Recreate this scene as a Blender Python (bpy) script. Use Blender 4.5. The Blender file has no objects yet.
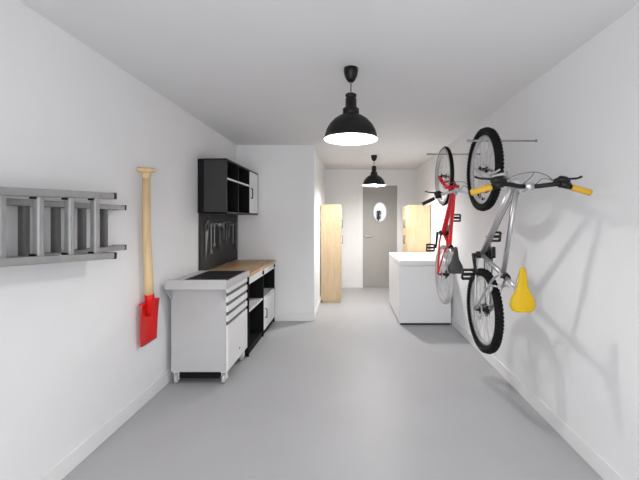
import bpy, bmesh, math, random
from mathutils import Vector, Matrix
random.seed(7)
PI = math.pi
SC = bpy.context.scene
COL = SC.collection

# ------------------------------------------------------------------ camera, world, light, exposure
cam_d = bpy.data.cameras.new('camera')
cam = bpy.data.objects.new('camera', cam_d); COL.objects.link(cam)
cam.location = (0, 0, 1.5); cam.rotation_euler = (PI/2, 0, 0)
cam_d.sensor_width = 36.0
cam_d.lens = 350/639*36
cam_d.shift_x = -29.5/639
cam_d.shift_y = -20.5/639
cam_d.clip_start = 0.02
SC.camera = cam

world = bpy.data.worlds.new('world'); SC.world = world
world.use_nodes = True
wb = world.node_tree.nodes['Background']
wb.inputs[0].default_value = (0.98, 0.99, 1.0, 1)
wb.inputs[1].default_value = 1.25

def area(name, loc, rot, sx, sy, power, color=(1, 1, 1)):
    d = bpy.data.lights.new(name, 'AREA'); d.shape = 'RECTANGLE'; d.size = sx; d.size_y = sy
    d.energy = power; d.color = color
    o = bpy.data.objects.new(name, d); COL.objects.link(o)
    o.location = loc; o.rotation_euler = rot
    return o
# area fill added at the unseen garage opening, standing in for light from outside
area('opening_fill', (-0.1, -1.75, 1.25), (PI/2-0.10, 0, 0), 3.0, 2.2, 78, (0.985, 0.99, 1.0))
BULB = 370.0          # emission of the front pendant's bulb
BULB_FAR = 620.0

vs = SC.view_settings
vs.view_transform = 'Standard'; vs.look = 'None'; vs.gamma = 1.0; vs.use_curve_mapping = False
vs.exposure = -0.05

# ------------------------------------------------------------------ materials
def mat(name, col, rough=0.5, metal=0.0, vary=0.04, scale=12.0, bump=0.0, coat=0.0, spec=0.5):
    m = bpy.data.materials.new(name); m.use_nodes = True
    nt = m.node_tree; b = nt.nodes['Principled BSDF']
    b.inputs['Roughness'].default_value = rough; b.inputs['Metallic'].default_value = metal
    b.inputs['Coat Weight'].default_value = coat
    b.inputs['Specular IOR Level'].default_value = spec
    tc = nt.nodes.new('ShaderNodeTexCoord'); nz = nt.nodes.new('ShaderNodeTexNoise')
    nz.inputs['Scale'].default_value = scale; nz.inputs['Detail'].default_value = 4
    nt.links.new(tc.outputs['Object'], nz.inputs['Vector'])
    rp = nt.nodes.new('ShaderNodeValToRGB')
    rp.color_ramp.elements[0].position = 0.3; rp.color_ramp.elements[1].position = 0.7
    rp.color_ramp.elements[0].color = (*[c*(1-vary) for c in col], 1)
    rp.color_ramp.elements[1].color = (*[min(1, c*(1+vary)) for c in col], 1)
    nt.links.new(nz.outputs['Fac'], rp.inputs['Fac']); nt.links.new(rp.outputs['Color'], b.inputs['Base Color'])
    if bump:
        bp = nt.nodes.new('ShaderNodeBump'); bp.inputs['Strength'].default_value = bump; bp.inputs['Distance'].default_value = 0.002
        n2 = nt.nodes.new('ShaderNodeTexNoise'); n2.inputs['Scale'].default_value = 180
        nt.links.new(tc.outputs['Object'], n2.inputs['Vector'])
        nt.links.new(n2.outputs['Fac'], bp.inputs['Height']); nt.links.new(bp.outputs['Normal'], b.inputs['Normal'])
    return m

def wood(name, c1, c2, stretch=(1, 1, 1), scale=6.0, rough=0.5):
    m = bpy.data.materials.new(name); m.use_nodes = True
    nt = m.node_tree; b = nt.nodes['Principled BSDF']; b.inputs['Roughness'].default_value = rough
    tc = nt.nodes.new('ShaderNodeTexCoord'); mp = nt.nodes.new('ShaderNodeMapping')
    mp.inputs['Scale'].default_value = stretch
    nz = nt.nodes.new('ShaderNodeTexNoise'); nz.inputs['Scale'].default_value = scale
    nz.inputs['Detail'].default_value = 6; nz.inputs['Distortion'].default_value = 0.6
    rp = nt.nodes.new('ShaderNodeValToRGB')
    rp.color_ramp.elements[0].position = 0.32; rp.color_ramp.elements[1].position = 0.68
    rp.color_ramp.elements[0].color = (*c1, 1); rp.color_ramp.elements[1].color = (*c2, 1)
    nt.links.new(tc.outputs['Object'], mp.inputs['Vector']); nt.links.new(mp.outputs['Vector'], nz.inputs['Vector'])
    nt.links.new(nz.outputs['Fac'], rp.inputs['Fac']); nt.links.new(rp.outputs['Color'], b.inputs['Base Color'])
    return m

def emis(name, col, strength):
    m = bpy.data.materials.new(name); m.use_nodes = True
    b = m.node_tree.nodes['Principled BSDF']
    b.inputs['Base Color'].default_value = (*col, 1)
    b.inputs['Emission Color'].default_value = (*col, 1); b.inputs['Emission Strength'].default_value = strength
    return m

def glass(name):
    m = bpy.data.materials.new(name); m.use_nodes = True
    nt = m.node_tree; nt.nodes.remove(nt.nodes['Principled BSDF'])
    out = nt.nodes['Material Output']
    tr = nt.nodes.new('ShaderNodeBsdfTransparent'); tr.inputs[0].default_value = (0.95, 0.96, 0.97, 1)
    gl = nt.nodes.new('ShaderNodeBsdfGlossy'); gl.inputs['Roughness'].default_value = 0.03
    fr = nt.nodes.new('ShaderNodeFresnel'); fr.inputs[0].default_value = 1.45
    mx = nt.nodes.new('ShaderNodeMixShader')
    nt.links.new(fr.outputs[0], mx.inputs[0]); nt.links.new(tr.outputs[0], mx.inputs[1]); nt.links.new(gl.outputs[0], mx.inputs[2])
    nt.links.new(mx.outputs[0], out.inputs[0])
    return m

def pegmat():
    m = mat('pegboard_black', (0.013, 0.013, 0.014), 0.6)
    nt = m.node_tree; b = nt.nodes['Principled BSDF']
    src = b.inputs['Base Color'].links[0].from_socket
    tc = nt.nodes.new('ShaderNodeTexCoord'); sp = nt.nodes.new('ShaderNodeSeparateXYZ')
    nt.links.new(tc.outputs['Object'], sp.inputs[0])
    ds = []
    for ax in ('Y', 'Z'):
        a = nt.nodes.new('ShaderNodeMath'); a.operation = 'PINGPONG'; a.inputs[1].default_value = 0.02
        s = nt.nodes.new('ShaderNodeMath'); s.operation = 'POWER'; s.inputs[1].default_value = 2
        nt.links.new(sp.outputs[ax], a.inputs[0]); nt.links.new(a.outputs[0], s.inputs[0]); ds.append(s)
    ad = nt.nodes.new('ShaderNodeMath'); ad.operation = 'ADD'
    nt.links.new(ds[0].outputs[0], ad.inputs[0]); nt.links.new(ds[1].outputs[0], ad.inputs[1])
    lt = nt.nodes.new('ShaderNodeMath'); lt.operation = 'LESS_THAN'; lt.inputs[1].default_value = 0.005**2
    nt.links.new(ad.outputs[0], lt.inputs[0])
    mx = nt.nodes.new('ShaderNodeMixRGB'); mx.inputs[2].default_value = (0.004, 0.004, 0.004, 1)
    nt.links.new(lt.outputs[0], mx.inputs[0]); nt.links.new(src, mx.inputs[1]); nt.links.new(mx.outputs[0], b.inputs['Base Color'])
    return m

M = dict(
    wall=mat('white_wall_paint', (0.84, 0.838, 0.846), 0.75, vary=0.012, scale=2.5, bump=0.08, spec=0.2),
    ceil=mat('ceiling_paint', (0.76, 0.758, 0.764), 0.85, vary=0.012, scale=2.0, bump=0.06, spec=0.15),
    trim=mat('white_gloss_trim', (0.84, 0.835, 0.84), 0.4, vary=0.01),
    floor=mat('grey_epoxy_floor', (0.43, 0.432, 0.446), 0.47, vary=0.03, scale=1.6, spec=0.45),
    ground=mat('outside_paving', (0.45, 0.44, 0.42), 0.8, vary=0.15, scale=8),
    door=mat('grey_door_paint', (0.36, 0.35, 0.335), 0.45, vary=0.02),
    glass=glass('clear_glass'),
    maple=wood('pale_maple', (0.57, 0.42, 0.245), (0.65, 0.505, 0.325), (6, 6, 0.7), 5),
    worktop=wood('beech_worktop', (0.44, 0.25, 0.10), (0.60, 0.375, 0.17), (7, 0.8, 7), 5, 0.4),
    ash=wood('ash_handle', (0.62, 0.43, 0.22), (0.72, 0.53, 0.30), (8, 8, 0.8), 5, 0.45),
    red=mat('red_enamel', (0.68, 0.008, 0.006), 0.4, vary=0.05, spec=0.3),
    alu=mat('brushed_aluminium', (0.36, 0.362, 0.366), 0.45, 0.55, vary=0.06, scale=20),
    alu_dark=mat('dark_aluminium', (0.14, 0.141, 0.143), 0.5, 0.5, vary=0.08, scale=20),  # darker tone than the brushed aluminium
    plastic=mat('black_plastic', (0.006, 0.006, 0.0065), 0.45, spec=0.3),
    lamp=mat('black_lamp_enamel', (0.005, 0.005, 0.0055), 0.42, spec=0.3),
    white_in=mat('white_reflector', (0.9, 0.9, 0.88), 0.5, vary=0.01),
    steel=mat('light_grey_steel', (0.50, 0.50, 0.505), 0.42, 0.0, vary=0.015),
    steel_w=mat('white_drawer_steel', (0.80, 0.80, 0.80), 0.35, vary=0.015),
    rubber=mat('ribbed_black_rubber', (0.012, 0.012, 0.0125), 0.65, spec=0.25),
    charcoal=mat('charcoal_panel', (0.036, 0.035, 0.037), 0.55, spec=0.3),
    charcoal2=mat('dark_grip_plastic', (0.09, 0.09, 0.092), 0.5),
    black=mat('matt_black_panel', (0.004, 0.004, 0.0045), 0.65, spec=0.2),
    peg=pegmat(),
    toolsteel=mat('worn_tool_steel', (0.30, 0.30, 0.305), 0.4, 0.6),
    chrome=mat('polished_metal', (0.62, 0.62, 0.63), 0.28, 0.85),
    toolgrey=mat('dull_tool_steel', (0.20, 0.20, 0.205), 0.45, 0.5),
    appliance=mat('white_appliance_enamel', (0.80, 0.80, 0.81), 0.28, vary=0.008),
    silver=mat('silver_bike_paint', (0.44, 0.445, 0.455), 0.3, 0.6),
    silver_alloy=mat('alloy', (0.62, 0.62, 0.63), 0.3, 0.8),
    tyre=mat('black_tyre_rubber', (0.004, 0.004, 0.004), 0.75, spec=0.2),
    tyre_grey=mat('grey_tyre_sidewall', (0.50, 0.50, 0.50), 0.6),
    yellow=mat('yellow_rubber', (0.58, 0.37, 0.004), 0.5, spec=0.3),
    grip_y=mat('ochre_grip_rubber', (0.62, 0.35, 0.02), 0.55),
    bike_red=mat('red_bike_paint', (0.68, 0.010, 0.018), 0.3, coat=0.2, spec=0.3),
    saddle_black=mat('dark_saddle_vinyl', (0.035, 0.036, 0.038), 0.5),
    cable=mat('grey_cable', (0.16, 0.16, 0.165), 0.4),
    leaf=mat('dark_leaf', (0.025, 0.035, 0.028), 0.7, vary=0.3),
    bark=mat('bark', (0.10, 0.07, 0.05), 0.8, vary=0.2),
)

# ------------------------------------------------------------------ mesh helpers
def B(): return bmesh.new()

def box(bm, lo, hi, bev=0.0, seg=2):
    t = bmesh.new()
    bmesh.ops.create_cube(t, size=1.0)
    for v in t.verts:
        v.co = Vector(((lo[i]+hi[i])/2 + v.co[i]*(hi[i]-lo[i]) for i in range(3)))
    if bev > 0:
        bmesh.ops.bevel(t, geom=t.edges[:], offset=bev, segments=seg, affect='EDGES', profile=0.5)
    merge(bm, t); return bm

def merge(bm, t, mx=None):
    if mx is not None: bmesh.ops.transform(t, matrix=mx, verts=t.verts)
    me = bpy.data.meshes.new('tmp'); t.to_mesh(me); t.free()
    bm.from_mesh(me); bpy.data.meshes.remove(me)

def obox(bm, center, ax, ay, az, sx, sy, sz, bev=0.0):
    """box with its own axes"""
    t = bmesh.new(); box(t, (-sx/2, -sy/2, -sz/2), (sx/2, sy/2, sz/2), bev)
    mx = Matrix((Vector(ax), Vector(ay), Vector(az))).transposed().to_4x4(); mx.translation = Vector(center)
    merge(bm, t, mx); return bm

def bar(bm, a, b, w, h, up=(1, 0, 0), bev=0.0):
    """rectangular bar from a to b, w across, h along `up`"""
    a = Vector(a); b = Vector(b); d = (b-a); L = d.length; d.normalize()
    u = Vector(up); s = d.cross(u).normalized(); u = s.cross(d).normalized()
    return obox(bm, (a+b)/2, d, s, u, L, w, h, bev)

def smooth_path(pts, n=8):
    """Catmull-Rom through pts"""
    P = [Vector(p) for p in pts]; out = []
    for i in range(len(P)-1):
        p0 = P[max(i-1, 0)]; p1 = P[i]; p2 = P[i+1]; p3 = P[min(i+2, len(P)-1)]
        for k in range(n):
            t = k/n
            out.append(0.5*((2*p1)+(p2-p0)*t+(2*p0-5*p1+4*p2-p3)*t*t+(3*p1-p0-3*p2+p3)*t**3))
    out.append(P[-1]); return out

def tube(bm, pts, r, seg=10, closed=False, caps=True):
    P = [Vector(p) for p in pts]; n = len(P)
    R = r if isinstance(r, (list, tuple)) else [r]*n
    rings = []; nrm = None
    for i in range(n):
        if closed: d = (P[(i+1) % n]-P[i-1])
        elif i == 0: d = P[1]-P[0]
        elif i == n-1: d = P[-1]-P[-2]
        else: d = (P[i+1]-P[i]).normalized()+(P[i]-P[i-1]).normalized()
        d.normalize()
        if nrm is None:
            a = Vector((0, 0, 1)) if abs(d.z) < 0.9 else Vector((1, 0, 0))
            nrm = d.cross(a).normalized()
        else:
            nrm = (nrm-d*nrm.dot(d)).normalized()
        bi = d.cross(nrm)
        rings.append([bm.verts.new(P[i]+(nrm*math.cos(2*PI*k/seg)+bi*math.sin(2*PI*k/seg))*R[i]) for k in range(seg)])
    m = n if closed else n-1
    for i in range(m):
        a = rings[i]; b = rings[(i+1) % n]
        for k in range(seg):
            bm.faces.new((a[k], a[(k+1) % seg], b[(k+1) % seg], b[k])).smooth = True
    if caps and not closed:
        bm.faces.new(rings[0][::-1]); bm.faces.new(rings[-1])
    return bm

def lathe(bm, prof, center=(0, 0, 0), axis='Z', seg=32):
    """closed or open profile of (radius, height) turned about an axis"""
    c = Vector(center); rings = []
    def pt(r, h, a):
        x, y = r*math.cos(a), r*math.sin(a)
        if axis == 'Z': return c+Vector((x, y, h))
        if axis == 'X': return c+Vector((h, x, y))
        return c+Vector((y, h, x))
    for r, h in prof:
        if r < 1e-6: rings.append([bm.verts.new(pt(0, h, 0))])
        else: rings.append([bm.verts.new(pt(r, h, 2*PI*k/seg)) for k in range(seg)])
    for a, b in zip(rings, rings[1:]):
        for k in range(seg):
            k2 = (k+1) % seg
            if len(a) == 1 and len(b) == 1: continue
            if len(a) == 1: f = bm.faces.new((a[0], b[k2], b[k]))
            elif len(b) == 1: f = bm.faces.new((a[k], a[k2], b[0]))
            else: f = bm.faces.new((a[k], a[k2], b[k2], b[k]))
            f.smooth = True
    return bm

def prism(bm, poly, axis, a, b):
    """polygon of 2-D points extruded along an axis from a to b"""
    def pt(p, h):
        if axis == 'X': return Vector((h, p[0], p[1]))
        if axis == 'Y': return Vector((p[0], h, p[1]))
        return Vector((p[0], p[1], h))
    A = [bm.verts.new(pt(p, a)) for p in poly]; Bv = [bm.verts.new(pt(p, b)) for p in poly]
    n = len(poly)
    bm.faces.new(A[::-1]); bm.faces.new(Bv)
    for i in range(n):
        j = (i+1) % n
        bm.faces.new((A[i], A[j], Bv[j], Bv[i]))
    return bm

def obj(name, bm, m, parent=None, label=None):
    bmesh.ops.recalc_face_normals(bm, faces=bm.faces[:])
    me = bpy.data.meshes.new(name); bm.to_mesh(me); bm.free()
    me.materials.append(m)
    o = bpy.data.objects.new(name, me); COL.objects.link(o)
    if parent is not None: o.parent = parent
    if label: o['label'] = label
    return o

def struct(name, bm, m, parent=None):
    o = obj(name, bm, m, parent)
    if parent is None: o['kind'] = 'structure'
    return o

def thing(name, label, cat, loc=(0, 0, 0), group=None):
    o = bpy.data.objects.new(name, None); COL.objects.link(o)
    o.empty_display_size = 0.1
    o.location = loc; o['label'] = label; o['category'] = cat
    if group: o['group'] = group
    return o

def dup(root, loc, label, group=None):
    r = root.copy(); COL.objects.link(r); r.location = loc; r['label'] = label
    if group: r['group'] = group
    for ch in list(root.children):
        c = ch.copy(); COL.objects.link(c); c.parent = r
        for g in ch.children:
            d = g.copy(); COL.objects.link(d); d.parent = c
    return r

# ------------------------------------------------------------------ the room
XL, XR, YB, YR, XP, H, YF = -1.667, 1.48, 7.70, 5.18, -0.518, 2.605, -1.8
T = 0.12
struct('floor', box(B(), (XL-T, YF-T, -0.1), (XR+T, YB+T, 0)), M['floor'])
struct('ceiling', box(B(), (XL-T, YF-T, H), (XR+T, YB+T, H+0.1)), M['ceil'])
struct('wall_left', box(B(), (XL-T, YF-T, 0), (XL, YR, H)), M['wall'])
struct('wall_return', box(B(), (XL-T, YR, 0), (XP, YB+T, H)), M['wall'])
struct('wall_right', box(B(), (XR, YF-T, 0), (XR+T, YB+T, H)), M['wall'])
DX0, DX1, DZ = 0.305, 1.058, 2.245            # the grey door's leaf
bm = B()
box(bm, (XP, YB, 0), (DX0-0.02, YB+T, H)); box(bm, (DX1+0.02, YB, 0), (XR, YB+T, H))
box(bm, (DX0-0.02, YB, DZ+0.02), (DX1+0.02, YB+T, H))
struct('wall_back', bm, M['wall'])
bm = B()
box(bm, (XL, YF-T, 2.45), (XR, YF, H)); box(bm, (XL, YF-T, 0), (XL+0.1, YF, 2.45)); box(bm, (XR-0.1, YF-T, 0), (XR, YF, 2.45))
struct('wall_front', bm, M['wall'])
BH = 0.112
def skirting(name, lo, hi):
    struct(name, box(B(), lo, hi, 0.004), M['trim'])
skirting('baseboard_left', (XL, YF, 0), (XL+0.014, YR-0.001, BH))
skirting('baseboard_right', (XR-0.014, YF, 0), (XR, YB-0.001, BH))
skirting('baseboard_return', (XL+0.015, YR-0.014, 0), (XP, YR, BH))
skirting('baseboard_corridor', (XP, YR, 0), (XP+0.014, YB-0.001, BH))
skirting('baseboard_back', (XP+0.015, YB-0.014, 0), (DX0-0.1, YB, BH))
struct('ground', box(B(), (-2.5, YB+T, -0.1), (3.5, YB+4, 0)), M['ground'])

# grey door with its oval window
door = bpy.data.objects.new('door_1', None); COL.objects.link(door); door['kind'] = 'structure'
door.location = ((DX0+DX1)/2, YB+0.03, 0)
hw = (DX1-DX0)/2
def ring_panel(bm, hw, z0, z1, cx, cz, rx, rz, y0, y1, n=64):
    """rectangular slab with an oval hole"""
    out = []; inn = []
    for k in range(n):
        a = 2*PI*k/n; c, s = math.cos(a), math.sin(a)
        inn.append((cx+rx*c, cz+rz*s))
        ts = []
        if c > 1e-9: ts.append((hw-cx)/c)
        if c < -1e-9: ts.append((-hw-cx)/c)
        if s > 1e-9: ts.append((z1-cz)/s)
        if s < -1e-9: ts.append((z0-cz)/s)
        t = min(ts); out.append([cx+t*c, cz+t*s])
    for X, Z in ((hw, z0), (hw, z1), (-hw, z0), (-hw, z1)):
        k = min(range(n), key=lambda i: (out[i][0]-X)**2+(out[i][1]-Z)**2); out[k] = [X, Z]
    V = {}
    for nm, L in (('o', out), ('i', inn)):
        for y in (y0, y1):
            V[nm, y] = [bm.verts.new((p[0], y, p[1])) for p in L]
    for k in range(n):
        j = (k+1) % n
        for a, b in ((('o', y0), ('i', y0)), (('o', y1), ('i', y1)), (('o', y0), ('o', y1)), (('i', y0), ('i', y1))):
            bm.faces.new((V[a][k], V[a][j], V[b][j], V[b][k]))
    return bm
OC = (0.0, 1.665); ORX, ORZ = 0.145, 0.215
struct('door_leaf', ring_panel(B(), hw, 0.006, DZ, OC[0], OC[1], ORX, ORZ, 0, 0.045), M['door'], door)
bm = B()
tube(bm, [(OC[0]+(ORX+0.004)*math.cos(2*PI*k/48), -0.002, OC[1]+(ORZ+0.004)*math.sin(2*PI*k/48)) for k in range(48)], 0.012, 8, closed=True)
struct('window_rim', bm, M['steel'], door)
bm = B()
prism(bm, [(OC[0]+ORX*math.cos(2*PI*k/48), OC[1]+ORZ*math.sin(2*PI*k/48)) for k in range(48)], 'Y', 0.020, 0.026)
struct('window_pane', bm, M['glass'], door)
bm = B()
lathe(bm, [(0, 0), (0.025, 0), (0.025, -0.008), (0.011, -0.010), (0.011, -0.045), (0, -0.047)], (-hw+0.07, 0, 1.135), 'Y', 20)
tube(bm, [(-hw+0.07, -0.042, 1.135), (-hw+0.10, -0.046, 1.135), (-hw+0.19, -0.046, 1.133)], 0.010, 10)
struct('door_handle', bm, M['steel_w'], door)
bm = B()
fw = 0.085
for s in (-1, 1):                      # stop, jamb and architrave
    box(bm, (min(s*(hw-0.004), s*(hw+0.019)), 0.046, 0), (max(s*(hw-0.004), s*(hw+0.019)), 0.085, DZ+0.019))
    box(bm, (min(s*(hw+0.003), s*(hw+0.02)), -0.031, 0), (max(s*(hw+0.003), s*(hw+0.02)), 0.046, DZ+0.019))
    box(bm, (min(s*(hw+0.004), s*(hw+0.004+fw)), -0.045, 0), (max(s*(hw+0.004), s*(hw+0.004+fw)), -0.031, DZ+0.004+fw), 0.003)
box(bm, (-hw+0.004, 0.046, DZ-0.01), (hw-0.004, 0.085, DZ+0.019))
box(bm, (-hw-0.003, -0.031, DZ+0.003), (hw+0.003, 0.046, DZ+0.019))
box(bm, (-hw-0.004, -0.045, DZ+0.004), (hw+0.004, -0.031, DZ+0.004+fw), 0.003)
struct('door_frame', bm, M['trim'], door)

# shrub outside, seen through the oval pane
sh = thing('shrub', 'dark leafy shrub outside seen through the oval door window', 'shrub', (0.735, YB+1.0, 0))
bm = B()
tube(bm, smooth_path([(0, 0, 0), (0.02, 0.01, 0.6), (-0.01, 0, 1.3), (0.0, 0, 1.66)], 5), 0.02, 8)
obj('stem', bm, M['bark'], sh)
bm = B()
for k in range(420):
    a = random.uniform(0, 2*PI); rr = random.uniform(0.0, 0.10); z = random.uniform(1.50, 1.71)
    rr *= 0.62-abs(z-1.60)*2.0
    c = Vector((rr*math.cos(a), rr*math.sin(a)*1.5, z))
    d = Vector((math.cos(a), math.sin(a), random.uniform(-0.3, 0.7))).normalized()
    s = d.cross(Vector((0, 0, 1))).normalized(); L = random.uniform(0.04, 0.065); w = L*0.28
    vs_ = [bm.verts.new(p) for p in (c, c+d*L*0.5+s*w, c+d*L, c+d*L*0.5-s*w)]
    bm.faces.new(vs_)
obj('foliage', bm, M['leaf'], sh)

# ------------------------------------------------------------------ pendant lamps
def pendant(label, loc, strength, br, bz):
    t = thing('pendant_lamp', label, 'lamp', loc, 'black pendant lamps along the ceiling')
    obj('ceiling_cup', lathe(B(), [(0, 0), (0.052, 0), (0.052, -0.025), (0.046, -0.055), (0.032, -0.085), (0.018, -0.100), (0, -0.102)], seg=32), M['lamp'], t)
    obj('cord', tube(B(), [(0, 0, -0.10), (0, 0, -0.190)], 0.006, 10), M['cable'], t)
    obj('socket_housing', lathe(B(), [(0, -0.185), (0.030, -0.185), (0.041, -0.192), (0.041, -0.205), (0.036, -0.208), (0.036, -0.220), (0.041, -0.223), (0.041, -0.285),
                                      (0.046, -0.290), (0.060, -0.297), (0.060, -0.335), (0.057, -0.345), (0, -0.345)], seg=36), M['lamp'], t)
    out = [(0.050, -0.335), (0.062, -0.340), (0.085, -0.350), (0.122, -0.375), (0.155, -0.410), (0.178, -0.450), (0.190, -0.490), (0.193, -0.508), (0.200, -0.512), (0.200, -0.521), (0.1965, -0.521)]
    obj('lamp_shade', lathe(B(), out, seg=56), M['lamp'], t)
    inn = [(0.0, -0.350), (0.060, -0.350), (0.083, -0.358), (0.119, -0.382), (0.151, -0.416), (0.174, -0.454), (0.186, -0.492), (0.190, -0.516), (0.1965, -0.521)]
    obj('reflector', lathe(B(), inn, seg=56), M['white_in'], t, 'white inside of the lamp shade')
    bl = [(0, -0.350), (0.016, -0.350), (0.018, bz+br*0.95)]+[(br*math.sin(a), bz+br*math.cos(a)) for a in [0.45+(PI-0.45)*k/14 for k in range(14)]]+[(0, bz-br)]
    obj('bulb', lathe(B(), bl, seg=28), emis('bulb_glow', (1.0, 0.985, 0.965), strength), t, 'glowing white bulb')
    return t
pendant('large black dome pendant lamp hanging nearest, in front of the white return wall', (0.014, 2.56, H), BULB, 0.045, -0.424)
pendant('smaller-looking black dome pendant lamp hanging far back before the grey door', (0.43, 6.02, H), BULB_FAR, 0.078, -0.441)

# ------------------------------------------------------------------ ladder on the left wall
lad = thing('ladder', 'grey aluminium two-section ladder hung sideways on the left white wall', 'ladder', (XL, 1.0, 1.45))
def lp(X, Y, Z): return Vector((X-XL, Y-1.0, Z-1.45))
def zt(Y): return 1.622+(Y-1.5)*0.038            # front section, upper rail centre
def zb(Y): return 1.315-(Y-1.5)*0.062
for fn in (zt, zb):
    bm = B(); bar(bm, lp(-1.525, 0.80, fn(0.80)), lp(-1.525, 2.228, fn(2.228)), 0.038, 0.078, (1, 0, 0), 0.004)
    r = obj('rail', bm, M['alu'], lad)
    bm = B(); bar(bm, lp(-1.525, 2.215, fn(2.215)), lp(-1.525, 2.240, fn(2.240)), 0.042, 0.083, (1, 0, 0), 0.004)
    obj('end_cap', bm, M['plastic'], r)
for k in range(5):
    Y = 1.330+0.190*k
    bm = B(); box(bm, lp(-1.536, Y-0.018, zb(Y)+0.005), lp(-1.500, Y+0.018, zt(Y)-0.005), 0.010, 3)
    r = obj('rung', bm, M['alu'], lad)
    for z in (zb(Y)+0.022, zt(Y)-0.022):  # small dark blocks put in as the shade where rungs meet rails
        obj('rung_shade', box(B(), lp(-1.541, Y-0.027, z-0.009), lp(-1.510, Y-0.014, z+0.009), 0.003), M['plastic'], r, 'black block standing in for shade at the rung end')
for z in (1.583, 1.304):
    bm = B(); bar(bm, lp(-1.619, 1.0, z), lp(-1.619, 2.465, z), 0.032, 0.094, (1, 0, 0), 0.004)
    r = obj('rear_rail', bm, M['alu'], lad)
    bm = B(); bar(bm, lp(-1.619, 2.453, z), lp(-1.619, 2.477, z), 0.036, 0.094, (1, 0, 0), 0.004)
    obj('end_cap', bm, M['plastic'], r)
for k in range(6):
    Y = 1.745+0.190*(k-2)
    bm = B(); box(bm, lp(-1.640, Y-0.017, 1.312), lp(-1.602, Y+0.017, 1.578), 0.008, 2)
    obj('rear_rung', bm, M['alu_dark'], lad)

# ------------------------------------------------------------------ spade
sp = thing('spade', 'red-bladed garden spade with long pale wooden shaft hanging on white wall', 'spade', (XL, 2.828, 0.42))
def spp(X, Y, Z): return Vector((X-XL, Y-2.78, Z-0.42))
SX = XL+0.060
bm = B(); tube(bm, [spp(SX, 2.728, 1.86), spp(SX, 2.728, 1.4), spp(SX+0.002, 2.76, 0.98), spp(SX, 2.768, 0.88)], [0.027, 0.031, 0.033, 0.032], 18)
obj('shaft', bm, M['ash'], sp)
bm = B()
# T-shaped hand grip, tapered into the shaft
tube(bm, [spp(SX+0.82*k, 2.728+0.57*k, z) for k, z in ((-0.064, 1.896), (-0.045, 1.893), (0, 1.888), (0.045, 1.893), (0.064, 1.896))], [0.013, 0.019, 0.024, 0.019, 0.013], 14)
tube(bm, [spp(SX, 2.728, 1.82), spp(SX, 2.728, 1.85), spp(SX, 2.728, 1.875)], [0.026, 0.034, 0.030], 14)
obj('grip', bm, M['ash'], sp)
bm = B(); tube(bm, [spp(SX, 2.768, 0.900), spp(SX, 2.774, 0.86), spp(SX-0.012, 2.79, 0.78), spp(SX-0.026, 2.80, 0.72)], [0.036, 0.036, 0.034, 0.022], 16)
obj('socket', bm, M['red'], sp)
bm = B()
rows = []
nY, nZ = 12, 12
for j in range(nZ+1):
    v = j/nZ; z = 0.835-v*0.335
    row = []
    for i in range(nY+1):
        u = i/nY*2-1
        hwid = 0.122-0.010*v
        y = 2.80+u*hwid
        zz = z-0.014*v*(1-u*u)                      # slightly rounded cutting edge
        x = XL+0.028+0.020*u*u-0.006*v+0.012*(1-v)**3
        row.append((x, y, zz))
    rows.append(row)
F = [[bm.verts.new(spp(*p)) for p in r] for r in rows]
K = [[bm.verts.new(spp(p[0]-0.006, p[1], p[2])) for p in r] for r in rows]
for j in range(nZ):
    for i in range(nY):
        bm.faces.new((F[j][i], F[j][i+1], F[j+1][i+1], F[j+1][i])).smooth = True
        bm.faces.new((K[j][i], K[j+1][i], K[j+1][i+1], K[j][i+1])).smooth = True
for i in range(nY):
    bm.faces.new((F[0][i], K[0][i], K[0][i+1], F[0][i+1])); bm.faces.new((F[nZ][i], F[nZ][i+1], K[nZ][i+1], K[nZ][i]))
for j in range(nZ):
    bm.faces.new((F[j][0], F[j+1][0], K[j+1][0], K[j][0])); bm.faces.new((F[j][nY], K[j][nY], K[j+1][nY], F[j+1][nY]))
# folded treads along the shoulders
box(bm, spp(XL+0.022, 2.685, 0.828), spp(XL+0.062, 2.768, 0.838), 0.002); box(bm, spp(XL+0.022, 2.832, 0.828), spp(XL+0.062, 2.918, 0.838), 0.002)
obj('blade', bm, M['red'], sp)

# ------------------------------------------------------------------ tool cart
CX0, CX1, CY0, CY1 = -1.615, -1.100, 3.175, 3.80
ct = thing('tool_cart', 'pale grey steel tool cart on castors with black matted top', 'tool cart', ((CX0+CX1)/2, 3.49, 0))
def cp(X, Y, Z): return (X-(CX0+CX1)/2, Y-3.49, Z)
obj('body', box(B(), cp(CX0, CY0, 0.115), cp(CX1-0.018, CY1, 0.885), 0.004), M['steel'], ct)
bm = B()
TY0 = 3.055
rim = 0.03
RX0, RX1 = CX0+0.105, CX1+0.025-rim
box(bm, cp(CX0, TY0, 0.885), cp(CX1+0.025, CY1, 0.935), 0.006)
box(bm, cp(CX0, TY0, 0.930), cp(CX1+0.025, TY0+rim, 0.970), 0.006)
box(bm, cp(CX0, CY1-rim, 0.930), cp(CX1+0.025, CY1, 0.948), 0.004)
box(bm, cp(CX0, TY0+rim+0.001, 0.930), cp(RX0, CY1-rim-0.001, 0.950), 0.003)
box(bm, cp(RX1, TY0+rim+0.001, 0.930), cp(CX1+0.025, CY1-rim-0.001, 0.950), 0.003)
for x in (CX0, CX1-0.03):                                     # brackets below the overhang
    prism(bm, [(CY0-3.49, 0.887), (TY0+0.01-3.49, 0.887), (CY0-3.49, 0.77)], 'X', x-(CX0+CX1)/2, x+0.012-(CX0+CX1)/2)
obj('top_tray', bm, M['steel'], ct)
bm = B(); box(bm, cp(RX0+0.002, TY0+rim+0.002, 0.936), cp(RX1-0.002, CY1-rim-0.002, 0.950), 0.003)
for k in range(7):
    y = TY0+0.05+k*0.088
    box(bm, cp(RX0+0.01, y, 0.949), cp(RX1-0.01, y+0.05, 0.953))
obj('rubber_mat', bm, M['rubber'], ct, 'black ribbed rubber mat')
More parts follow.
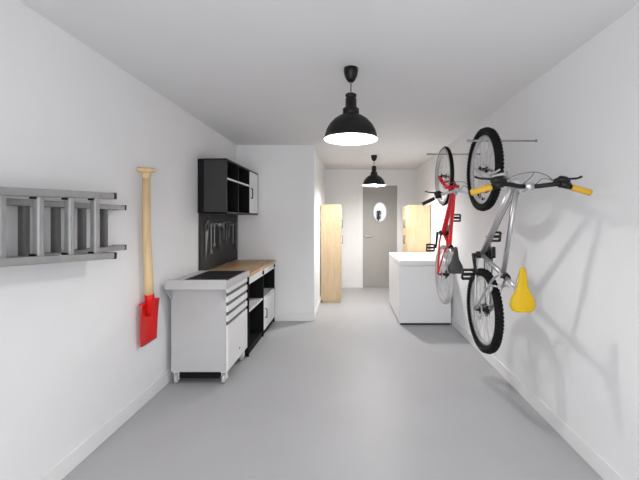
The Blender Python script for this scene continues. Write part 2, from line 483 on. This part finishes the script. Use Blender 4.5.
lv = [0.882, 0.800, 0.714, 0.626, 0.538, 0.118]
for a, b in zip(lv, lv[1:]):
    d = obj('drawer', box(B(), cp(CX1-0.020, CY0+0.012, b+0.030 if b > 0.2 else b), cp(CX1, CY1-0.012, a-0.004), 0.003), M['steel_w'], ct)
    if b > 0.2:
        bm = B(); box(bm, cp(CX1-0.019, CY0+0.014, b-0.003), cp(CX1-0.010, CY1-0.014, b+0.029))
        obj('finger_channel', bm, M['alu_dark'], d, 'dark recessed finger pull')
bm = B(); lathe(bm, [(0, 0.0), (0.011, 0.0), (0.011, 0.004), (0, 0.005)], cp(CX1-0.001, 3.52, 0.21), 'X', 16)
obj('lock', bm, M['alu_dark'], ct)
obj('underframe', box(B(), cp(CX0+0.07, CY0+0.02, 0.050), cp(CX1-0.09, CY1-0.03, 0.114)), M['black'], ct)
for x in (CX0+0.035, CX1-0.045):
    for y in (CY0+0.048, CY1-0.06):
        bm = B()
        box(bm, cp(x-0.026, y-0.025, 0.098), cp(x+0.026, y+0.035, 0.1145)); box(bm, cp(x-0.023, y-0.020, 0.034), cp(x-0.017, y+0.025, 0.100)); box(bm, cp(x+0.017, y-0.020, 0.034), cp(x+0.023, y+0.025, 0.100))
        c = obj('castor', bm, M['steel_w'], ct)
        obj('castor_wheel', lathe(B(), [(0, -0.015), (0.040, -0.015), (0.045, -0.008), (0.045, 0.008), (0.040, 0.015), (0, 0.015)], cp(x, y-0.002, 0.045), 'X', 24), M['steel'], c)

# ------------------------------------------------------------------ workbench
WX0, WX1, WY0, WY1, WYM = -1.640, -1.092, 3.825, 5.162, 4.49
wbk = thing('workbench', 'wood-topped workbench with open black bay and white cupboard door by return wall', 'workbench', ((WX0+WX1)/2, 4.49, 0))
def wp(X, Y, Z): return (X-(WX0+WX1)/2, Y-4.49, Z)
obj('worktop', box(B(), wp(WX0, WY0, 0.872), wp(WX1+0.010, WY1, 0.905), 0.004), M['worktop'], wbk)
bm = B()
for y in (WY0, WYM-0.01, WY1-0.02):
    box(bm, wp(WX0, y, 0.0), wp(WX1-0.004, y+0.02, 0.871))
box(bm, wp(WX0, WY0+0.02, 0.0), wp(WX0+0.012, WY1-0.02, 0.871))
box(bm, wp(WX0+0.012, WY0+0.02, 0.776), wp(WX1-0.02, WY1-0.02, 0.784))
box(bm, wp(WX0+0.012, WY0+0.02, 0.058), wp(WX1-0.02, WY1-0.02, 0.070))
box(bm, wp(WX1-0.04, WY0+0.02, 0.0), wp(WX1-0.02, WY1-0.02, 0.058))
obj('carcass', bm, M['black'], wbk, 'black carcass panels')
for y0, y1 in ((WY0+0.03, WYM-0.02), (WYM+0.02, WY1-0.03)):
    d = obj('drawer', box(B(), wp(WX1-0.022, y0, 0.788), wp(WX1, y1, 0.866), 0.003), M['steel_w'], wbk)
    obj('pull_handle', box(B(), wp(WX1, y1-0.055, 0.805), wp(WX1+0.012, y1-0.010, 0.850), 0.003), M['black'], d)
for y0, y1 in ((WY0+0.021, WYM-0.011), (WYM+0.011, WY1-0.021)):
    obj('shelf', box(B(), wp(WX0+0.013, y0, 0.474), wp(WX1-0.010, y1, 0.494), 0.002), M['steel_w'], wbk, 'white shelf')
d = obj('door', box(B(), wp(WX1-0.020, WYM+0.012, 0.072), wp(WX1, WY1-0.022, 0.472), 0.003), M['steel_w'], wbk, 'white cupboard door')
bm = B(); tube(bm, [wp(WX1, WYM+0.075, 0.34), wp(WX1+0.022, WYM+0.075, 0.33), wp(WX1+0.022, WYM+0.075, 0.23), wp(WX1, WYM+0.075, 0.22)], 0.007, 8)
obj('pull_handle', bm, M['black'], d)

# ------------------------------------------------------------------ wall cabinet
UX0, UX1, UY0, UY1, UZ0, UZ1 = XL+0.072, -1.342, 3.845, 5.165, 1.567, 2.172
UD = 4.735; UM = 4.27
uc = thing('wall_cabinet', 'charcoal wall cabinet with open cubbyholes and one pale door above workbench', 'cabinet', ((UX0+UX1)/2, 4.48, UZ0))
def up(X, Y, Z): return (X-(UX0+UX1)/2, Y-4.48, Z-UZ0)
bm = B(); t = 0.018
box(bm, up(UX0, UY0, UZ0), up(UX1, UY0+t, UZ1), 0.002); box(bm, up(UX0, UY1-t, UZ0), up(UX1, UY1, UZ1), 0.002)
box(bm, up(UX0, UY0, UZ1-t), up(UX1, UY1, UZ1), 0.002); box(bm, up(UX0, UY0, UZ0), up(UX1, UY1, UZ0+t), 0.002)
box(bm, up(UX0, UD-t, UZ0), up(UX1-0.004, UD, UZ1))
obj('carcass', bm, M['charcoal'], uc)
obj('back_panel', box(B(), up(XL+0.003, UY0+0.003, UZ0+0.003), up(UX0-0.001, UY1-0.003, UZ1-0.003)), M['black'], uc)
bm = B(); e = 0.004; t = 0.018
for z0, z1 in ((UZ0+t, 1.943), (1.965, UZ1-t)):
    for y0, y1 in ((UY0+t, UM-0.009), (UM+0.009, UD-t)):
        box(bm, up(UX0, y0, z0), up(UX0+e, y1, z1)); box(bm, up(UX0, y0+0.0005, z0), up(UX1-0.006, y0+e, z1)); box(bm, up(UX0, y1-e, z0), up(UX1-0.006, y1-0.0005, z1))
        box(bm, up(UX0, y0, z1-e), up(UX1-0.006, y1, z1-0.0005)); box(bm, up(UX0, y0, z0+0.0005), up(UX1-0.006, y1, z0+e))
obj('lining', bm, M['black'], uc, 'black lining of the cubbyholes')
obj('shelf', box(B(), up(UX0+0.005, UY0+t, 1.944), up(UX1-0.004, UD-t, 1.964)), M['steel_w'], uc, 'white shelf')
bm = B(); box(bm, up(UX0+0.005, UM-0.008, UZ0+t), up(UX1-0.008, UM+0.008, 1.943)); box(bm, up(UX0+0.005, UM-0.008, 1.965), up(UX1-0.008, UM+0.008, UZ1-t))
obj('divider', bm, M['charcoal'], uc)
d = obj('door', box(B(), up(UX1-0.016, UD+0.003, UZ0+t+0.003), up(UX1+0.002, UY1-t-0.003, UZ1-t-0.003), 0.002), M['steel_w'], uc, 'pale cabinet door')
bm = B(); tube(bm, [up(UX1+0.002, UD+0.06, 1.925), up(UX1+0.022, UD+0.06, 1.915), up(UX1+0.022, UD+0.06, 1.795), up(UX1+0.002, UD+0.06, 1.785)], 0.008, 8)
obj('pull_handle', bm, M['black'], d)

# ------------------------------------------------------------------ pegboard and tools
pb = thing('pegboard', 'black perforated pegboard on wall between workbench and charcoal cabinet', 'pegboard', (XL+0.015, 4.49, 0.912))
obj('panel', box(B(), (-0.015, 3.875-4.49, 0), (0.010, 5.16-4.49, 0.652)), M['peg'], pb)
PX = XL+0.027
def tool(name, label, y, z, build, cat):
    t = thing(name, label, cat, (PX, y, z), 'hand tools on the pegboard')
    t['group'] = 'hand tools on the pegboard'
    for nm, bm, m in build(): obj(nm, bm, m, t)
    obj('peg_hook', tube(B(), [(-0.003, 0, 0.006), (0.030, 0, 0.006), (0.034, 0, 0.016)], 0.003, 6), M['chrome'], t)
    return t
def spanner(L):
    def f():
        bm = B(); w = 0.018
        box(bm, (0.006, -w/2, -L+0.03), (0.014, w/2, -0.02), 0.002)
        tube(bm, [(0.010, 0.019*math.cos(a), -0.012+0.019*math.sin(a)) for a in [2*PI*k/16 for k in range(16)]], 0.006, 6, closed=True)
        prism(bm, [(-0.010, -L+0.045), (0.010, -L+0.045), (0.026, -L+0.02), (0.022, -L-0.012), (0.010, -L+0.008), (-0.010, -L+0.008), (-0.022, -L-0.012), (-0.026, -L+0.02)], 'X', 0.004, 0.015)
        return [('body', bm, M['toolsteel'])]
    return f
def hammer():
    a = B(); tube(a, [(0.020, 0, 0.03), (0.020, 0, -0.10), (0.020, 0, -0.27)], [0.011, 0.012, 0.015], 10)
    b = B(); box(b, (0.006, -0.058, 0.022), (0.034, 0.035, 0.052), 0.004); prism(b, [(0.035, 0.024), (0.035, 0.050), (0.085, 0.030), (0.083, 0.022)], 'X', 0.012, 0.028)
    return [('handle', a, M['charcoal2']), ('head', b, M['toolsteel'])]
def driver(L):
    def f():
        a = B(); lathe(a, [(0, 0.004), (0.010, 0.002), (0.014, -0.02), (0.013, -0.07), (0.009, -0.088), (0, -0.09)], (0.016, 0, 0), 'Z', 14)
        b = B(); tube(b, [(0.016, 0, -0.086), (0.016, 0, -L)], 0.0045, 8)
        return [('handle', a, M['charcoal2']), ('blade', b, M['toolsteel'])]
    return f
def pliers():
    a = B()
    for s in (-1, 1): tube(a, smooth_path([(0.012, 0.006*s, -0.06), (0.012, 0.024*s, -0.11), (0.012, 0.026*s, -0.17), (0.012, 0.018*s, -0.215)], 4), 0.008, 8)
    b = B(); prism(b, [(-0.006, 0.012), (0.006, 0.012), (0.016, -0.03), (0.020, -0.055), (0.008, -0.075), (-0.008, -0.075), (-0.020, -0.055), (-0.016, -0.03)], 'X', 0.004, 0.018)
    return [('handle', a, M['charcoal2']), ('jaws', b, M['toolsteel'])]
def saw():
    a = B(); prism(a, [(-0.052, -0.10), (-0.030, -0.10), (-0.022, -0.44), (0.052, -0.10)], 'X', 0.006, 0.009)
    b = B(); tube(b, [(0.010, 0.040*math.cos(2*PI*k/20), -0.055+0.048*math.sin(2*PI*k/20)) for k in range(20)], 0.012, 8, closed=True)
    return [('blade', a, M['toolsteel']), ('handle', b, M['charcoal2'])]
def square():
    a = B(); box(a, (0.004, -0.09, -0.004), (0.018, 0.05, 0.022), 0.002)
    b = B(); box(b, (0.009, 0.02, -0.26), (0.012, 0.048, -0.004))
    return [('stock', a, M['charcoal2']), ('blade', b, M['toolsteel'])]
def level():
    a = B(); box(a, (0.002, -0.022, -0.40), (0.020, 0.022, 0.02), 0.003)
    return [('body', a, M['charcoal2'])]
tool('hand_saw', 'hand saw hanging at the pegboard end nearest the grey tool cart', 4.01, 1.475, saw, 'saw')
tool('spanner', 'longest spanner, hanging right beside the hand saw on the pegboard', 4.14, 1.44, spanner(0.34), 'spanner')
tool('spanner', 'shorter spanner hanging just beyond the longest spanner on pegboard', 4.24, 1.44, spanner(0.26), 'spanner')
tool('hammer', 'claw hammer hanging on black pegboard under the open cubbyholes', 4.39, 1.40, hammer, 'hammer')
tool('pliers', 'pair of pliers hanging beyond the claw hammer on black pegboard', 4.54, 1.45, pliers, 'pliers')
tool('screwdriver', 'longer screwdriver hanging just beyond the pliers on pegboard', 4.65, 1.46, driver(0.28), 'screwdriver')
tool('screwdriver', 'shorter screwdriver hanging just before the try square on pegboard', 4.74, 1.46, driver(0.21), 'screwdriver')
tool('try_square', 'try square hanging on pegboard near the return wall', 4.89, 1.42, square, 'square')
tool('spirit_level', 'spirit level hanging upright at the pegboard end beside return wall', 5.06, 1.46, level, 'level')

# ------------------------------------------------------------------ tall maple cupboards
def cupboard(label, x0, x1, y0, y1, h, face):
    cx, cy = (x0+x1)/2, (y0+y1)/2
    t = thing('tall_cupboard', label, 'cupboard', (cx, cy, 0), 'pale wooden cupboards at the back')
    def q(X, Y, Z): return (X-cx, Y-cy, Z)
    s = 1 if face > 0 else -1
    fx = x1 if s > 0 else x0
    bm = B(); box(bm, q(x0 if s > 0 else x0+0.018, y0, 0.05), q(x1-0.018 if s > 0 else x1, y1, h), 0.003)
    obj('body', bm, M['maple'], t)
    obj('plinth', box(B(), q(x0+0.02, y0+0.02, 0), q(x1-0.02, y1-0.02, 0.05)), M['maple'], t)
    ym = (y0+y1)/2
    for za, zb_ in ((0.055, 1.280), (1.296, h-0.008)):
        for ya, yb, hy in ((y0+0.006, ym-0.006, ym-0.05), (ym+0.006, y1-0.006, ym+0.05)):
            bm = B(); box(bm, q(min(fx, fx-s*0.017), ya, za), q(max(fx, fx-s*0.017), yb, zb_), 0.002)
            d = obj('door', bm, M['maple'], t)
            zc = 1.42 if za > 1 else 1.12
            bm = B(); tube(bm, [q(fx, hy, zc-0.07), q(fx+s*0.022, hy, zc-0.065), q(fx+s*0.022, hy, zc+0.065), q(fx, hy, zc+0.07)], 0.008, 8)
            obj('pull_handle', bm, M['toolgrey'], d, 'grey bar handle')
    return t
cupboard('tall pale maple cupboard against the corridor wall left of the grey door', -0.502, -0.145, 6.28, 6.92, 1.77, 1)
cupboard('tall pale maple cupboard behind the white chest freezer', 1.06, 1.465, 6.30, 6.92, 1.76, -1)

# ------------------------------------------------------------------ white chest freezer
FX0, FX1, FY0, FY1 = 0.712, 1.455, 4.97, 6.27
fz = thing('chest_freezer', 'low white boxy chest freezer standing against the right wall', 'freezer', ((FX0+FX1)/2, (FY0+FY1)/2, 0))
def fp(X, Y, Z): return (X-(FX0+FX1)/2, Y-(FY0+FY1)/2, Z)
obj('body', box(B(), fp(FX0+0.004, FY0+0.004, 0.024), fp(FX1, FY1, 0.839), 0.010, 3), M['appliance'], fz)
obj('lid', box(B(), fp(FX0, FY0, 0.842), fp(FX1, FY1, 0.913), 0.018, 4), M['appliance'], fz)
obj('lid_seal', box(B(), fp(FX0+0.02, FY0+0.02, 0.834), fp(FX1-0.02, FY1-0.02, 0.846)), M['appliance'], fz)
obj('plinth', box(B(), fp(FX0+0.025, FY0+0.02, 0), fp(FX1-0.02, FY1-0.03, 0.032)), M['plastic'], fz)

# ------------------------------------------------------------------ bicycles hung from pegs on the right wall
US = 1.0                                 # how tall the bike stands above its axles
def P(f, u, r, RB=0.33):                 # rider's forward, up, right -> hung bike (front wheel at the top)
    return Vector((r, -u*US, f+RB))
def bike(label, loc, style):
    global US
    S = style; US = S['us']
    t = thing('bicycle', label, 'bicycle', loc)
    fm = S['frame']; W = S['wheel']; TW = S['tw']
    ra, fa, bb = (0, 0), (1.10, 0), S['bb']
    crown, httop, sc = (0.950, 0.430), (0.905, 0.560), (0.33, 0.37)
    htbot = (0.942, 0.455)
    # frame
    bm = B()
    tube(bm, [P(*htbot, 0), P(*httop, 0)], 0.023, 16)
    if S['curved']:
        tube(bm, smooth_path([P(0.925, 0.490, 0), P(0.80, 0.40, 0.0), P(0.66, 0.22, 0), P(0.52, 0.04, 0), P(*bb, 0)], 6), 0.027, 14)
        tube(bm, smooth_path([P(0.908, 0.545, 0), P(0.74, 0.49, 0), P(0.54, 0.40, 0), P(0.345, 0.335, 0)], 6), 0.019, 14)
    else:
        tube(bm, [P(0.928, 0.490, 0), P(*bb, 0)], 0.0200, 14)
        tube(bm, [P(0.908, 0.545, 0), P(0.335, 0.355, 0)], 0.0165, 14)
    tube(bm, [P(*bb, 0), P(0.322, 0.40, 0)], 0.018, 14)
    for s in (-1, 1):
        tube(bm, smooth_path([P(bb[0]-0.01, -0.03, 0.022*s), P(0.33, -0.022, 0.048*s), P(0.0, 0.0, 0.066*s)], 4), 0.0105, 10)
        tube(bm, smooth_path([P(0.335, 0.345, 0.018*s), P(0.27, 0.27, 0.046*s), P(0.0, 0.0, 0.066*s)], 4), 0.0085, 10)
    obj('frame', bm, fm, t)
    obj('bottom_bracket', lathe(B(), [(0, -0.046), (0.024, -0.046), (0.027, -0.040), (0.027, 0.040), (0.024, 0.046), (0, 0.046)], P(*bb, 0), 'X', 20), M['plastic'], t)
    bm = B(); tube(bm, [P(0.331, 0.385, 0), P(0.323, 0.412, 0)], 0.023, 14); tube(bm, [P(0.322, 0.39, -0.034), P(0.318, 0.40, 0.03)], 0.007, 8)
    obj('seat_clamp', bm, M['plastic'], t)
    bm = B(); obox(bm, P(bb[0]+0.03, bb[1]+0.115, 0.048), (1, 0, 0), (0, 1, 0), (0, 0, 1), 0.018, 0.030, 0.085, 0.004); tube(bm, [P(bb[0]-0.03, bb[1]+0.12, 0.0), P(bb[0]+0.0, bb[1]+0.12, 0.045)], 0.010, 8)
    obj('front_derailleur', bm, M['plastic'], t)
    # fork
    bm = B()
    for s in (-1, 1):
        tube(bm, [P(0.950, 0.425, 0.058*s), P(1.012, 0.24, 0.058*s)], 0.0145, 12)
        tube(bm, [P(1.008, 0.26, 0.058*s), P(1.085, 0.03, 0.058*s), P(1.10, 0.0, 0.058*s)], [0.020, 0.018, 0.014], 12)
    tube(bm, smooth_path([P(1.006, 0.30, -0.058), P(1.02, 0.36, 0), P(1.006, 0.30, 0.058)], 5), 0.011, 10)
    obox(bm, P(0.950, 0.432, 0), (1, 0, 0), (0, 1, 0), (0, 0, 1), 0.150, 0.045, 0.038, 0.008)
    tube(bm, [P(0.950, 0.43, 0), P(0.888, 0.61, 0)], 0.0145, 12)
    obj('fork', bm, S['fork'], t)
    # wheels
    for nm, c in (('front_wheel', fa), ('rear_wheel', ra)):
        Cc = P(c[0], c[1], 0)
        bm = B(); ri, ro = W-TW-0.022, W-TW+0.004
        lathe(bm, [(ri, -0.010), (ri+0.006, -0.014), (ro, -0.014), (ro, 0.014), (ri+0.006, 0.014), (ri, 0.010), (ri, -0.010)], Cc, 'X', 64)
        wh = obj(nm, bm, S['rim'], t, 'metal rim')
        bm = B()
        n = 64; prof = []
        for k in range(15):
            a = -PI*0.78+2*PI*0.78*k/14
            prof.append((W-TW/2+TW/2*math.cos(a), TW/2*math.sin(a)*1.05))
        prof.append(prof[0]); lathe(bm, prof, Cc, 'X', n)
        if S['knobs']:
            for k in range(72):
                a = 2*PI*k/72; e = Vector((0, math.cos(a), math.sin(a))); tg = Vector((0, -math.sin(a), math.cos(a)))
                for xo, dr in ((-0.019, -0.006), (0.0, 0.0), (0.019, -0.006)):
                    aa = a+(PI/72 if xo == 0 else 0)
                    e = Vector((0, math.cos(aa), math.sin(aa))); tg = Vector((0, -math.sin(aa), math.cos(aa)))
                    obox(bm, Cc+e*(W+dr)+Vector((xo, 0, 0)), (1, 0, 0), e, tg, 0.011, 0.010, 0.015)
        obj('tyre', bm, S['rt'] if nm == 'rear_wheel' else M['tyre'], wh, 'black tyre' if S['rt'] == M['tyre'] or nm == 'front_wheel' else 'grey tyre')
        if S['sidewall']:
            bm = B()
            for s in (-1, 1):
                lathe(bm, [(W-TW+0.002, s*0.013), (W-TW*0.72, s*TW*0.49), (W-TW*0.35, s*TW*0.535), (W-TW*0.22, s*TW*0.47), (W-TW*0.6, s*TW*0.3), (W-TW+0.002, s*0.013)], Cc, 'X', 64)
            obj('sidewall', bm, M['tyre_grey'], wh, 'light grey tyre sidewall')
        bm = B()
        for k in range(28):
            a = 2*PI*k/28; s = 1 if k % 2 else -1
            ah = a+(0.75 if (k//2) % 2 else -0.75)
            tube(bm, [Cc+Vector((0.026*s, 0.022*math.cos(ah), 0.022*math.sin(ah))), Cc+Vector((0.003*s, (ri+0.003)*math.cos(a), (ri+0.003)*math.sin(a)))], 0.0019, 4, caps=False)
        obj('spokes', bm, M['silver_alloy'], wh)
        obj('hub', lathe(B(), [(0, -0.060), (0.008, -0.060), (0.008, -0.034), (0.026, -0.030), (0.026, -0.024), (0.015, -0.018), (0.015, 0.018), (0.026, 0.024), (0.026, 0.030), (0.008, 0.034), (0.008, 0.060), (0, 0.060)], Cc, 'X', 24), M['plastic'], wh)
        if nm == 'rear_wheel':
            bm = B()
            for k in range(7):
                rr = 0.052-0.0052*k; x = 0.022+0.0045*k
                pr = []
                lathe(bm, [(0.012, x), (rr, x), (rr, x+0.002), (0.012, x+0.002)], Cc, 'X', 28)
            obj('cassette', bm, M['plastic'], wh)
            obj('brake_disc', lathe(B(), [(0.045, -0.036), (0.075, -0.036), (0.075, -0.034), (0.045, -0.034), (0.045, -0.036)], Cc, 'X', 36), M['chrome'], wh)
        # rim brake arms
        bm = B()
        bf, bu = ((0.985, 0.305) if nm == 'front_wheel' else (0.275, 0.265))
        for s in (-1, 1):
            if nm == 'front_wheel':
                tube(bm, [P(1.02, 0.23, 0.050*s), P(1.03, 0.30, 0.046*s), P(1.05, 0.37, 0.030*s)], [0.008, 0.007, 0.006], 8)
                obox(bm, P(1.022, 0.285, 0.026*s), (1, 0, 0), (0, 1, 0), (0, 0, 1), 0.014, 0.05, 0.012, 0.003)
            else:
                tube(bm, [P(0.22, 0.22, 0.050*s), P(0.245, 0.28, 0.052*s), P(0.25, 0.36, 0.034*s)], [0.008, 0.007, 0.006], 8)
                obox(bm, P(0.215, 0.222, 0.030*s), (1, 0, 0), (0, 1, 0), (0, 0, 1), 0.022, 0.02, 0.05, 0.003)
        obj('brake', bm, S['brake'], t)
    # stem, handlebar, grips, levers
    bm = B(); tube(bm, [P(0.892, 0.60, 0), P(0.880, 0.635, 0)], 0.020, 12); tube(bm, [P(0.884, 0.622, 0), P(0.905, 0.690, 0)], 0.016, 12)
    tube(bm, [P(0.905, 0.693, -0.024), P(0.905, 0.693, 0.024)], 0.022, 14)
    obj('stem', bm, S['stem'], t)
    bm = B(); hb = [(0.905, 0.693, 0.0), (0.905, 0.694, 0.05), (0.913, 0.715, 0.12), (0.916, 0.722, 0.19), (0.893, 0.720, 0.245), (0.868, 0.717, 0.335)]
    hb = [(f-S['drop']*min(1, r/0.3), u, r) for f, u, r in hb]
    full = [(f, u, -r) for f, u, r in hb[:0:-1]]+hb
    tube(bm, smooth_path([P(*p) for p in full], 4), 0.0135, 12)
    hbar = obj('handlebar', bm, S['bar'], t)
    dp = S['drop']
    for s in (-1, 1):
        a, b = P(0.897-dp*0.77, 0.7205, 0.232*s), P(0.866-dp, 0.717, 0.345*s)
        bm = B(); pts = [a+(b-a)*(k/10) for k in range(11)]
        tube(bm, pts, [0.019]+[0.0185 if k % 2 else 0.0165 for k in range(9)]+[0.0195], 14)
        obj('grip', bm, S['grip'], hbar, S['gripl'])
        bm = B()                                    # clamp and shifter pod
        tube(bm, [P(0.916-dp*0.68, 0.722, 0.165*s), P(0.905-dp*0.68, 0.722, 0.222*s)], 0.021, 12)
        tube(bm, smooth_path([P(0.922-dp*0.68, 0.712, 0.13*s), P(0.940-dp*0.68, 0.712, 0.165*s), P(0.938-dp*0.68, 0.712, 0.20*s), P(0.925-dp*0.68, 0.715, 0.225*s)], 4), [0.006]*2+[0.015]*3+[0.024]*5+[0.018]*2+[0.012], 10)
        obj('shifter', bm, M['plastic'], hbar)
        bm = B(); tube(bm, smooth_path([P(0.940-dp*0.68, 0.712, 0.195*s), P(0.948-dp*0.68, 0.702, 0.24*s), P(0.952-dp*0.68, 0.692, 0.285*s), P(0.962-dp*0.68, 0.686, 0.315*s)], 4), [0.009]*4+[0.0065]*4+[0.006]*4+[0.008], 10)
        obj('brake_lever', bm, M['plastic'], hbar)
    for pts in ([P(0.932, 0.712, 0.14), P(0.968, 0.722, 0.085), P(0.984, 0.725, 0.02), P(0.976, 0.725, -0.05), P(0.957, 0.718, -0.11), P(0.930, 0.712, -0.15)],
                [P(0.983, 0.726, 0.015), P(0.950, 0.722, -0.005), P(0.905, 0.66, -0.035), P(0.86, 0.545, -0.024), P(0.5, 0.425, -0.016)],
                [P(0.935, 0.715, 0.13), P(0.945, 0.735, 0.06), P(0.90, 0.66, 0.038), P(0.83, 0.42, 0.024), P(0.46, 0.02, 0.022)]):
        obj('cable', tube(B(), smooth_path([q if S['drop'] == 0 or k else q-Vector((0, 0, S['drop']*0.4)) for k, q in enumerate(pts)], 6), 0.003, 6), S['cablem'], t)
    # seat post and saddle
    bm = B(); tube(bm, [P(0.325, 0.385, 0), P(0.272+S['sf'], 0.570, 0)], 0.0135, 12)
    tube(bm, [P(0.272+S['sf'], 0.572, -0.026), P(0.272+S['sf'], 0.572, 0.026)], 0.012, 10)
    obj('seat_post', bm, M['silver_alloy'], t)
    bm = B()
    for s in (-1, 1): tube(bm, smooth_path([P(0.19+S['sf'], 0.605, 0.030*s), P(0.24+S['sf'], 0.582, 0.024*s), P(0.32+S['sf'], 0.582, 0.022*s), P(0.39+S['sf'], 0.608, 0.010*s)], 4), 0.0035, 6)
    rails = bm
    bm = B(); st = [(0.150, 0.045, 0.018, 0.640), (0.158, 0.066, 0.026, 0.640), (0.185, 0.077, 0.032, 0.642), (0.220, 0.073, 0.032, 0.640), (0.255, 0.055, 0.030, 0.634), (0.290, 0.036, 0.028, 0.630), (0.330, 0.026, 0.026, 0.630), (0.380, 0.021, 0.024, 0.630), (0.408, 0.016, 0.020, 0.627), (0.418, 0.006, 0.010, 0.622)]
    rings = []
    for f, w, h, u in st:
        rg = []
        for k in range(20):
            a = 2*PI*k/20; c, s = math.cos(a), math.sin(a)
            x = w*math.copysign(abs(c)**0.75, c); uu = u+(0.35*h*math.copysign(abs(s)**0.8, s) if s > 0 else h*math.copysign(abs(s)**0.6, s))
            uu -= 0.20*abs(x)*(abs(x)/0.077)
            if s > 0.2: uu -= 0.006*math.exp(-(x/0.010)**2)*(1 if f < 0.36 else 0)
            rg.append(bm.verts.new(P(f+S['sf'], u+(uu-u)/US, x)))
        rings.append(rg)
    for a, b in zip(rings, rings[1:]):
        for k in range(20): bm.faces.new((a[k], a[(k+1) % 20], b[(k+1) % 20], b[k])).smooth = True
    bm.faces.new(rings[0]); bm.faces.new(rings[-1][::-1])
    sd = obj('saddle', bm, S['saddle'], t, S['saddlel'])
    obj('saddle_rails', rails, M['silver_alloy'], sd)
    # drivetrain
    bm = B()
    Bc = P(bb[0], bb[1], 0)
    for rr, x in ((0.082, 0.050), (0.066, 0.043)):
        n = 76; pr = []
        lathe(bm, [(rr-0.016, x), (rr, x), (rr, x+0.003), (rr-0.016, x+0.003), (rr-0.016, x)], Bc, 'X', 44)
    for k in range(5):
        a = 2*PI*k/5; tube(bm, [Bc+Vector((0.048, 0.015*math.cos(a), 0.015*math.sin(a))), Bc+Vector((0.048, 0.07*math.cos(a), 0.07*math.sin(a)))], 0.006, 8)
    obj('chainring', bm, M['plastic'], t)
    ca = S['crank']                                  # direction of the right crank in (f, u)
    for s in (1, -1):
        e = (bb[0]+0.17*ca[0]*s, bb[1]+0.17*ca[1]*s)
        bm = B(); tube(bm, [P(bb[0]-0.01*ca[0]*s, bb[1]-0.01*ca[1]*s, 0.066*s), P(bb[0], bb[1], 0.066*s), P(*e, 0.082*s)], [0.012, 0.015, 0.011], 10)
        tube(bm, [P(*bb, 0.03*s), P(*bb, 0.074*s)], 0.010, 10)
        cr = obj('crank_arm', bm, S['crankm'], t)
        bm = B()
        tube(bm, [P(*e, 0.075*s), P(*e, 0.185*s)], 0.008, 8)
        for d in (-0.036, 0.036):
            bar(bm, P(e[0]+d*S['pf'][0], e[1]+d*S['pf'][1], 0.098*s), P(e[0]+d*S['pf'][0], e[1]+d*S['pf'][1], 0.188*s), 0.010, 0.030, P(-S['pf'][1], S['pf'][0], 0, 0))
        for r_ in (0.100, 0.186):
            bar(bm, P(e[0]-0.036*S['pf'][0], e[1]-0.036*S['pf'][1], r_*s), P(e[0]+0.036*S['pf'][0], e[1]+0.036*S['pf'][1], r_*s), 0.010, 0.030, P(-S['pf'][1], S['pf'][0], 0, 0))
        obox(bm, P(*e, 0.142*s), (1, 0, 0), (0, 1, 0), (0, 0, 1), 0.07, 0.024, 0.024, 0.004)
        obj('pedal', bm, M['plastic'], cr)
    bm = B(); pts = []
    for k in range(13):
        a = -PI/2+PI*k/12; pts.append(P(bb[0]+0.082*math.cos(a), bb[1]+0.082*math.sin(a), 0.0515))
    for k in range(9):
        a = PI/2+PI*k/8; pts.append(P(0.040*math.cos(a), 0.040*math.sin(a), 0.034))
    tube(bm, pts, 0.006, 6, closed=True)
    obj('chain', bm, M['cable'], t)
    bm = B()
    obox(bm, P(-0.01, -0.075, 0.040), (1, 0, 0), (0, 1, 0), (0, 0, 1), 0.014, 0.115, 0.028, 0.004)
    for u in (-0.045, -0.115): lathe(bm, [(0, -0.004), (0.022, -0.004), (0.022, 0.004), (0, 0.004)], P(0.0, u, 0.040), 'X', 18)
    tube(bm, [P(0, 0, 0.062), P(-0.015, -0.04, 0.05)], 0.009, 8)
    obj('derailleur', bm, M['plastic'], t)
    return t

silver_style = dict(frame=M['silver'], fork=M['silver_alloy'], wheel=0.320, tw=0.056, rim=M['silver_alloy'], curved=False, knobs=True, sidewall=False,
    stem=M['silver_alloy'], bar=M['plastic'], grip=M['grip_y'], gripl='yellow rubber grip', saddle=M['yellow'], saddlel='bright yellow saddle', brake=M['silver_alloy'],
    cablem=M['cable'], crank=(0.82, -0.57), crankm=M['plastic'], pf=(0.97, 0.25), drop=0.0, us=1.0, rt=M['tyre'], sf=0.0, bb=(0.43, -0.03))
red_style = dict(silver_style, wheel=0.33, rt=M['tyre_grey'], frame=M['bike_red'], fork=M['bike_red'], tw=0.044, curved=True, knobs=False, sidewall=True, grip=M['plastic'], gripl=None,
    bar=M['silver_alloy'], saddle=M['saddle_black'], saddlel='black saddle', crank=(0.99, 0.1), brake=M['chrome'], drop=0.10, us=0.70, sf=-0.075, bb=(0.465, -0.03))
RBX = 1.055
bike('silver bicycle with yellow saddle and grips hung vertically on the right wall', (RBX, 2.75, 0.79-0.33), silver_style)
bike('red bicycle with black saddle hung vertically behind the silver one', (1.065, 3.93, 0.885-0.33), red_style)

def peg(label, x, y, z):
    t = thing('bike_peg', label, 'hook', (XR, y, z), 'steel pegs holding the bicycles')
    bm = B(); tube(bm, [(0, 0, 0), (x-XR, 0, 0)], [0.007, 0.009], 12); tube(bm, [(x-XR+0.05, 0, 0), (x-XR-0.004, 0, 0.0)], 0.011, 12)
    obj('rod', bm, M['alu'], t)
    obj('wall_plate', lathe(B(), [(0, 0), (0.013, 0), (0.013, -0.006), (0.011, -0.008), (0, -0.008)], (0, 0, 0), 'X', 24), M['alu'], t)
peg('thin steel peg through the top of the silver bicycle front wheel', 0.935, 2.762, 1.89+0.2312)
peg('thin steel peg through the top of the red bicycle front wheel', 0.88, 3.95, 1.985+0.252)
